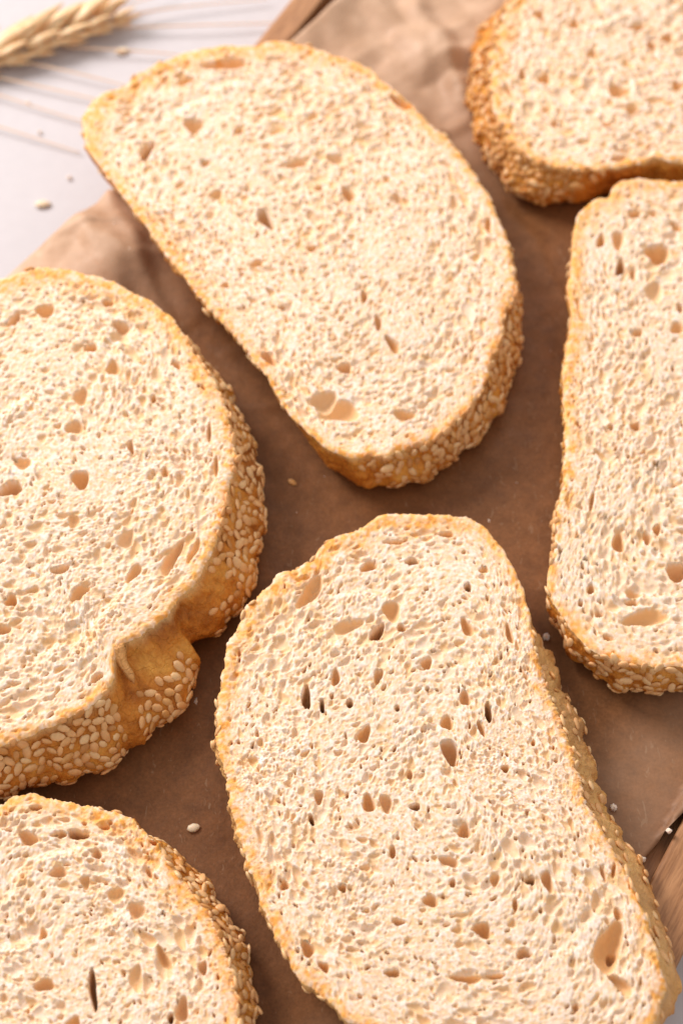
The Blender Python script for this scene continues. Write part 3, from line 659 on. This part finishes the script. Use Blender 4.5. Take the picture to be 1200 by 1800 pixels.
def side_point(S, th, v):
    """crust side: v 0 at the cut face, 1 at the underside; mm"""
    rt, rb = rr(S.rt, th), rr(S.rb, th)
    w = .5 - .5 * np.cos(np.clip(v * 1.35, 0, 1) * math.pi)
    rs = rr(S.rs, th)
    rt = rs + (rt - rs) * np.clip(1 - v * 6, 0, 1)
    rad = rt + (rb - rt) * w + .5 * np.sin(math.pi * np.clip(v, 0, 1)) 
    und = np.clip((v - .8) / .2, 0, 1)
    rad = rad - 1.6 * und ** 2
    wr = S.wr
    nv, nt = wr.shape
    iu = ((th + math.pi) / (2 * math.pi) * nt).astype(int) % nt; iv = np.clip((v * (nv - 1)).astype(int), 0, nv - 1)
    rad = rad + wr[iv, iu] * np.clip(v * 6, 0, 1)
    x = S.c[0] + rad * np.cos(th); y = S.c[1] + rad * np.sin(th)
    return x, y

def build_slice(S, n, dens, label, seeds_spec, extra, order_name='bread_slice'):
    S.extra = extra
    x0, y0, res, H, CR, LN_SHADE = relief(S, dens)
    S.wr = .16 * gnoise(72, 1600, .22, 1.6, 200 + S.si) + .28 * gnoise(72, 1600, .22, 6, 220 + S.si)
    root = empty(order_name, (S.c[0] * MM, S.c[1] * MM, S.z * MM))
    tag(root, label, 'bread slice', 'bread slices lying on the baking paper')
    ox, oy, oz = S.c[0], S.c[1], S.z
    rmax, ph = disc_grid(n)
    ph = (ph + math.pi) % (2 * math.pi) - math.pi
    rad = rr(S.rt, ph) * rmax
    X = S.c[0] + rad * np.cos(ph); Y = S.c[1] + rad * np.sin(ph)
    h = bil(H, x0, y0, res, X, Y)
    h = np.maximum(h, -(S.t - .35))
    Z = S.z + S.t + zpl(S, X, Y) + h
    cr = bil(CR, x0, y0, res, X, Y)
    idx = np.arange(n * n).reshape(n, n)
    F = np.stack([idx[:-1, :-1], idx[:-1, 1:], idx[1:, 1:], idx[1:, :-1]], -1).reshape(-1, 4)
    co = np.stack([X - ox, Y - oy, Z - oz], -1).reshape(-1, 3)
    link('crumb', mesh_np('crumb', co * MM, [F], True, {'crust': cr.ravel(), 'lining_shade': bil(LN_SHADE, x0, y0, res, X, Y).ravel()}), CRUMB, root)
    # crust side
    ring = np.r_[idx[0, :-1], idx[:-1, -1], idx[-1, :0:-1], idx[:0:-1, 0]]
    bx, by, bz, bth = X.ravel()[ring], Y.ravel()[ring], Z.ravel()[ring], ph.ravel()[ring]
    rows = 26; nb = len(ring); vv = np.linspace(0, 1, rows)
    P = np.zeros((rows, nb, 3)); pale = np.zeros((rows, nb))
    for i, v in enumerate(vv):
        sx, sy = side_point(S, bth, np.full(nb, v))
        if i == 0: sx, sy, sz = bx, by, bz
        else: sz = S.z + zpl(S, sx, sy) + S.t * (1 - v) - .45 * (1 - v) ** 3
        P[i] = np.stack([sx - ox, sy - oy, sz - oz], -1)
        pale[i] = np.maximum(np.clip(1 - v * 7, 0, 1) * .8, .5 * np.clip(1.6 - 1.6 * v, 0, 1) if S.k == 'four' else 0)
    I = np.arange(rows * nb).reshape(rows, nb); J = np.roll(I, -1, 1)
    F = np.stack([I[:-1], I[1:], J[1:], J[:-1]], -1).reshape(-1, 4)
    P = P.reshape(-1, 3); cen = np.array([[0, 0, .02]])
    cf = np.stack([I[-1], np.full(nb, len(P)), J[-1]], -1)
    link('crust', mesh_np('crust', np.r_[P, cen] * MM, [F, cf], True, {'pale': np.r_[pale.ravel(), 0]}), CRUST, root)
    # sesame seeds stuck to the crust
    r = np.random.default_rng(300 + S.si)
    pts = []; cells = {}
    spec_d, gap, toasted = seeds_spec
    tries = 26000
    ths = r.uniform(-math.pi, math.pi, tries); vs = r.uniform(.02, .93, tries); us = r.uniform(0, 1, tries)
    SX, SY = side_point(S, ths, vs); SZ = S.z + S.t * (1 - vs) + zpl(S, SX, SY)
    clump = S.wr2 if hasattr(S, 'wr2') else None
    cn = ring_noise(ths, 3, 14, 400 + S.si, .3) * .35 + .25 * np.sin(vs * 5 + ths * 9)
    vis = rr(S.vis.astype(float), ths)
    for i in range(tries):
        d = spec_d(math.degrees(ths[i]) % 360, vs[i]) * (1 + cn[i])
        if vis[i] < .5: d *= .35
        if us[i] > max(d, 0) ** 3: continue
        p = np.array([SX[i], SY[i], SZ[i]])
        key = tuple((p / 2.2).astype(int)); ok = True
        for a in (-1, 0, 1):
            for b in (-1, 0, 1):
                for c in (-1, 0, 1):
                    for qv in cells.get((key[0] + a, key[1] + b, key[2] + c), ()):
                        if ((p - qv) ** 2).sum() < (gap * .92) ** 2: ok = False
            if not ok: break
        if not ok: continue
        cells.setdefault(key, []).append(p)
        pts.append((vis[i] * 1.0 + .001 * (p[0] * 0 - 0), i, p))
    # those in view of the photograph first
    def seen(p): return abs(p[0]) < 80 and -112 < p[1] < 172
    pts.sort(key=lambda t: -(2 * (1 if seen(t[2]) else 0) * (1 if t[0] > .5 else .4) + t[0]))
    rest = []
    for kk, (_, i, p) in enumerate(pts):
        e = .012
        def sp(th, v):
            a, b = side_point(S, np.array([th]), np.array([v])); return np.array([a[0], b[0], S.z + S.t * (1 - v) + zpl(S, a[0], b[0])])
        pa, pb = sp(ths[i] + e * 2, vs[i]), sp(ths[i] - e * 2, vs[i])
        pc, pd = sp(ths[i], min(1, vs[i] + .12)), sp(ths[i], max(0, vs[i] - .12))
        T = pa - pb; V = pc - pd
        nrm = np.cross(V, T); nrm /= np.linalg.norm(nrm)
        out = np.array([math.cos(ths[i]), math.sin(ths[i]), 0])
        if nrm @ out < 0: nrm = -nrm
        nrm = nrm + r.normal(0, .18, 3)
        t = T / np.linalg.norm(T) * math.cos(a_ := r.uniform(0, math.pi)) + V / np.linalg.norm(V) * math.sin(a_)
        M = frame(nrm, t) * r.uniform(.78, 1.12)
        pos = (p + nrm * r.uniform(-.12, .14) - np.array([ox, oy, oz])) * MM
        toast = r.uniform() < (toasted if vis[i] > .5 else 0)
        me = (SEEDS_T if toast else SEEDS)[int(r.integers(3 if toast else 5))]
        mw = Matrix.Translation(Vector(pos)) @ Matrix(M.tolist()).to_4x4()
        if kk < 300 and (seen(p) or kk < 60):
            o = bpy.data.objects.new('sesame_seed', me); C.objects.link(o); o.parent = root; o.matrix_local = mw
        elif kk < 700:
            rest.append((me, mw))
    if rest:
        cs, fs, base = [], [], 0
        tri = []
        for me, mw in rest:
            c = np.array([mw @ v.co for v in me.vertices]); cs.append(c)
            for pl in me.polygons:
                vsx = [v + base for v in pl.vertices]
                tri.append(vsx[:3]);
                if len(vsx) == 4: tri.append([vsx[0], vsx[2], vsx[3]])
            base += len(c)
        o = link('seed_coating', mesh_np('seed_coating', np.concatenate(cs), [np.array(tri)]), SEED, root)
        o['kind'] = 'stuff'
    return root

def add_flap(root, S, base, tip, w, lift, name='crust_flap'):
    """thin torn curl of crust"""
    bm = bmesh.new(); b = Vector(base); e = Vector(tip); d = (e - b); L = d.length; d.normalize()
    sd = d.cross(Vector((0, 0, 1))).normalized(); K = 9; rows = []
    for i in range(K + 1):
        f = i / K; ww = w * (1 - f) ** .6 * (1 + .2 * math.sin(f * 9)) + .12
        c = b + d * (L * f) + Vector((0, 0, lift * math.sin(f * 2.6))) + sd * (.35 * math.sin(f * 5))
        rows.append([bm.verts.new((c + sd * ww * s + Vector((0, 0, .35 * (1 - s * s) * (1 if u else -.6) + (0.12 if u else -.12)))) * MM - Vector((S.c[0], S.c[1], S.z)) * MM) for s, u in ((-1, 1), (-.4, 1), (.4, 1), (1, 1), (.4, 0), (-.4, 0))])
    for a, c in zip(rows, rows[1:]):
        for q in range(6): bm.faces.new((a[q], a[(q + 1) % 6], c[(q + 1) % 6], c[q]))
    bm.faces.new(rows[0][::-1]); bm.faces.new(rows[-1]); bmesh.ops.recalc_face_normals(bm, faces=bm.faces)
    o = link(name, bm_mesh(name, bm), CRUST, root)
    a = o.data.attributes.new('pale', 'FLOAT', 'POINT'); a.data.foreach_set('value', [.35] * len(o.data.vertices))
    return o

def const(v): return lambda th: v
def bumpf(*items):
    """extra crust width by direction: (angle deg, spread deg, mm)"""
    def f(th):
        o = 0
        for a, s, m in items:
            d = (np.degrees(th) - a + 180) % 360 - 180
            o = o + m * np.exp(-(d / s) ** 2)
        return o
    return f

def dens_three(a, v):
    # the split in the loaf is bare
    if 297.5 < a < 302: return .0
    if 302 <= a < 320: return 1.3 if v > .42 else .0
    if 320 <= a < 331: return .0
    if 331 <= a < 337: return .9 if v > .35 else .0
    return 1.1 if v > .12 else .5

build_slice(SL['one'], 480, .95, 'kidney-shaped slice at top centre, its rounded end overhanging the white table',
            (lambda a, v: .9 if 265 < a or a < 15 else .45, 1.65, .35), bumpf((150, 45, 2.8), (95, 40, 1.8)))
build_slice(SL['two'], 380, .85, 'slice cut off by the bottom left corner, with long open slit and ragged crust top',
            (lambda a, v: .8 if a < 60 or a > 300 else .6, 1.75, .3), bumpf((90, 30, 2.2), (40, 30, 1.6)))
r3 = build_slice(SL['three'], 460, .75, 'thick pale slice on the left with a wide sesame-seeded crust and a split in it',
            (dens_three, 1.85, .22), bumpf((90, 40, 2.6), (45, 25, 1.0)))
z3 = SL['three'].z + SL['three'].t + zpl(SL['three'], -45, -37)
add_flap(r3, SL['three'], (-47.0, -35.2, z3 - .2), (-43.6, -42.0, z3 - 4.6), 1.7, .4)
build_slice(SL['four'], 520, .85, 'large slice at bottom centre with a deep oblong hole near its lower right end',
            (lambda a, v: .22 if (a < 110 or a > 300) else .5, 1.9, .12), bumpf((128, 28, 3.4), (90, 18, 1.6), (200, 40, .7), (330, 40, .6)))
build_slice(SL['five'], 380, .95, 'tall slice cut off by the right edge, round hole near its upper corner',
            (lambda a, v: 1.0 if a > 215 else .5, 1.65, .12), bumpf((120, 28, 3.0), (180, 40, 1.6)))
build_slice(SL['six'], 380, .8, 'slice in the top right corner with dark toasted seeds on its lower left crust',
            (lambda a, v: .72 if a < 245 else .25, 1.8, .7), bumpf((180, 40, 2.4)))

# ------------------------------------------------------------------ loose seeds and crumbs
def crumb_mesh(seed, size):
    bm = bmesh.new(); bmesh.ops.create_icosphere(bm, subdivisions=3, radius=size * MM)
    r = random.Random(seed); off = Vector((r.uniform(0, 50), r.uniform(0, 50), 0))
    from mathutils import noise as mn
    for v in bm.verts:
        d = v.co.normalized()
        v.co *= 1 + .45 * mn.noise(d * 2.2 + off) + .2 * mn.noise(d * 6 + off)
    me = bm_mesh('crumb', bm); me.materials.append(CRUMB)
    return me
def put_seed(x, y, z, ang, label, mesh=None, scale=1.0, tilt=.1, group=None, nm='sesame_seed', cat='seed'):
    o = link(nm, mesh or SEEDS_L[0])
    o.location = (x * MM, y * MM, z * MM); o.rotation_euler = (tilt, .05, ang); o.scale = (scale,) * 3
    tag(o, label, cat, group)
P_SEED = [(-30.8, -68.5), (-11.3, 15.5), (44.9, -24.2), (56.9, -64.0), (67.4, -70.7), (62.2, -75.4)]
def pz(i): return paper_z(*P_SEED[i])
put_seed(*P_SEED[0], pz(0) + .55, R(18), 'single pale sesame seed alone on the brown paper between the two lower slices', SEEDS_L[0], 1.06)
put_seed(*P_SEED[1], pz(1) + .35, R(-35), 'dull tan seed on the paper below the kidney-shaped slice', SEEDS_T[0], .75)
put_seed(*P_SEED[2], pz(2) + .6, 0, 'golden crumb in the narrow gap between the bottom centre and right slices', crumb_mesh(3, .8), nm='bread_crumb', cat='crumb')
put_seed(*P_SEED[3], pz(3) + .5, 0, 'pale ragged crumb on the paper against the bottom centre slice', crumb_mesh(4, .75), nm='bread_crumb', cat='crumb')
put_seed(*P_SEED[4], pz(4) + .4, .4, 'white crumb on the cut paper edge nearer the right border', crumb_mesh(5, .6), nm='bread_crumb', cat='crumb')
put_seed(*P_SEED[5], pz(5) + .4, 1.4, 'white crumb on the cut paper edge touching the bottom centre slice', crumb_mesh(6, .65), nm='bread_crumb', cat='crumb')
TS = [(-59.0, 157.0, .2, 1.1, 'sesame seed on the white table between wheat ear and bread'),
      (-76.5, 104.7, .1, 1.15, 'largest sesame seed on the white table above the left slice'),
      (-79.1, 128.7, .8, .45, 'small crumb on the white table near the left border'),
      (-70.3, 113.5, -.5, .5, 'small crumb on the white table closest to the kidney-shaped slice'),
      (-82.9, 138.9, .3, .4, 'tiny crumb on the white table just under the lowest awns'),]
for i, (x, y, a, s, lab) in enumerate(TS):
    if i < 2: put_seed(x, y, .65, a, lab, SEEDS_L[1], s * 1.15)
    else: put_seed(x, y, .55, a, lab, crumb_mesh(20 + i, 1.0), s, nm='bread_crumb', cat='crumb')

# fine crumb dust on the paper
def dust():
    r = np.random.default_rng(11); cs = []; fs = []; b = 0
    Xp, Yp, Zp = PG
    for i in range(90):
        x, y = r.uniform(-60, 75), r.uniform(-110, 120)
        if any(np.hypot(x - S.c[0], y - S.c[1]) < rr(S.rb, np.array([math.atan2(y - S.c[1], x - S.c[0])]))[0] + 1 for S in SL.values()): continue
        s = abs(r.normal(0, .16)) + .10
        v = np.array([[1, 0, 0], [0, 1, 0], [-1, .1, 0], [0, -1, 0], [.1, 0, .8], [0, .1, -.5]], float) * (1 + .5 * r.uniform(-1, 1, (6, 3)))
        a = r.uniform(0, 6.28); R2 = np.array([[math.cos(a), -math.sin(a), 0], [math.sin(a), math.cos(a), 0], [0, 0, 1]])
        v = (v * [s * r.uniform(1, 2.2), s, s]) @ R2.T
        cs.append(v + [x, y, Zp.ravel()[np.argmin((Xp - x) ** 2 + (Yp - y) ** 2)] + s * .3])
        fs += [[b + p, b + q, b + w] for p, q, w in ((0, 1, 4), (1, 2, 4), (2, 3, 4), (3, 0, 4), (1, 0, 5), (2, 1, 5), (3, 2, 5), (0, 3, 5))]; b += 6
    o = link('crumb_dust', mesh_np('crumb_dust', np.concatenate(cs) * MM, [np.array(fs)], False), CRUMB)
    tag(o, 'fine pale crumb dust scattered over the brown baking paper', 'crumbs', None, 'stuff')
dust()

# ------------------------------------------------------------------ wheat ear
def tube(name, pts, r0, r1, mt, parent, seg=6):
    cu = bpy.data.curves.new(name, 'CURVE'); cu.dimensions = '3D'; cu.bevel_depth = 1.0; cu.bevel_resolution = 2
    P = [Vector(p) for p in pts]
    # smooth sampling into a mesh
    def cr(t):
        n = len(P) - 1; k = min(int(t * n), n - 1); f = t * n - k
        p0, p1, p2, p3 = P[max(k - 1, 0)], P[k], P[k + 1], P[min(k + 2, n)]
        return .5 * ((2 * p1) + (-p0 + p2) * f + (2 * p0 - 5 * p1 + 4 * p2 - p3) * f * f + (-p0 + 3 * p1 - 3 * p2 + p3) * f ** 3)
    bpy.data.curves.remove(cu)
    K = 14; S = [cr(i / K) for i in range(K + 1)]
    bm = bmesh.new(); rings = []
    for i, c in enumerate(S):
        d = (S[min(i + 1, K)] - S[max(i - 1, 0)]).normalized()
        a = d.cross(Vector((0, 0, 1))).normalized(); b = a.cross(d)
        r = r0 + (r1 - r0) * i / K
        rings.append([bm.verts.new((c + (a * math.cos(q * 2 * math.pi / seg) + b * math.sin(q * 2 * math.pi / seg)) * r) * MM) for q in range(seg)])
    for i in range(K):
        for q in range(seg):
            w = (q + 1) % seg
            bm.faces.new((rings[i][q], rings[i][w], rings[i + 1][w], rings[i + 1][q]))
    bm.faces.new(rings[0][::-1]); bm.faces.new(rings[-1])
    bmesh.ops.recalc_face_normals(bm, faces=bm.faces)
    return link(name, bm_mesh(name, bm), mt, parent)

def husk_mesh(i, L, W):
    bm = bmesh.new(); seg = 12; prof = [(0, .25), (.08, .55), (.25, .92), (.45, 1.0), (.65, .80), (.82, .48), (.94, .2), (1.0, .05)]
    r = random.Random(i); rings = []
    for t, w in prof:
        rings.append([bm.verts.new(((t * L) * MM, (w * W * math.cos(q * 2 * math.pi / seg) + .10 * W * math.sin(t * 3.1)) * MM,
                                    (w * W * .62 * math.sin(q * 2 * math.pi / seg) * (1 + .18 * math.cos(q * math.pi))) * MM)) for q in range(seg)])
    for a, b in zip(rings, rings[1:]):
        for q in range(seg):
            bm.faces.new((a[q], a[(q + 1) % seg], b[(q + 1) % seg], b[q]))
    bm.faces.new(rings[0][::-1]); bm.faces.new(rings[-1])
    bmesh.ops.recalc_face_normals(bm, faces=bm.faces)
    me = bm_mesh('husk', bm); me.materials.append(STRAW)
    return me
ear = empty('wheat_ear', (0, 0, 0))
tag(ear, 'golden bearded wheat ear lying on the white table in the top left corner', 'wheat ear')
A0, A1, A2 = Vector((-122, 139.5, 3)), Vector((-90.6, 152.5, 3.4)), Vector((-60.5, 166.5, 3.4))
tube('stem', [A0 + Vector((-30, -6, -2)), A0, A1 + Vector((0, 1, 0)), A2], .9, .5, STEM, ear)
HM = [husk_mesh(i, 20 - 1.5 * i, 2.1 + .2 * i) for i in range(3)]
rh = random.Random(4)
def axis(t): return (A0.lerp(A1, t * 2) if t < .5 else A1.lerp(A2, t * 2 - 1))
for i in range(16):
    t = .04 + .93 * i / 15
    p = axis(t); d = (axis(min(1, t + .05)) - axis(t - .05)).normalized()
    side = 1 if i % 2 == 0 else -1
    base_a = math.atan2(d.y, d.x)
    for j, (da, up_, sz, lift) in enumerate(((.34, .06, 1.0, 0), (.14, .22, .95, 1.6), (.56, -.02, .8, -.6))):
        yaw = base_a + side * (da + rh.uniform(-.08, .08)) * (1 if side > 0 else .75)
        o = bpy.data.objects.new('husk', HM[(i + j) % 3]); C.objects.link(o); o.parent = ear
        s = sz * (1.0 if side > 0 else .6) * (1 - .35 * max(0, t - .75) / .25)
        o.scale = (s, s, s)
        o.rotation_euler = (rh.uniform(-.5, .5), -up_ - rh.uniform(0, .1), yaw)
        n2 = Vector((-d.y, d.x, 0)) * side
        o.location = (p + n2 * (1.0) + Vector((0, 0, lift))) * MM
AW = [[(-61, 167, 2.5), (-46.2, 170.8, 2.5), (-20, 175, 1.7)], [(-61, 163.9, 2.1), (-38.3, 164.6, 2.5), (-15.3, 166.2, 1.7), (3, 168.3, 0.8)],
      [(-74, 157, 2.1), (-59.2, 155.9, 2.1), (-45.5, 154.9, 1.7), (-30, 151.9, 1.3)], [(-84.5, 151.5, 2.1), (-72.4, 148.3, 2.1), (-57.8, 143.9, 1.7), (-44.9, 139.9, 1.3)],
      [(-100, 149, 1.7), (-78, 142.9, 1.7), (-61.2, 138, 1.3), (-50.6, 134.1, 0.8)], [(-108, 146, 1.7), (-92.9, 141.3, 1.7), (-78.2, 135.6, 1.4), (-56.2, 127.3, 0.8)],
      [(-112, 138, 1.7), (-93.4, 131.1, 1.7), (-79.7, 125.9, 1.3), (-68, 121.5, 0.8)], [(-78, 165, 2.5), (-63.1, 170.4, 2.5), (-46.5, 176.7, 2.5)]]
for a in AW: tube('awn', a, .27, .17, AWN, ear, 5)
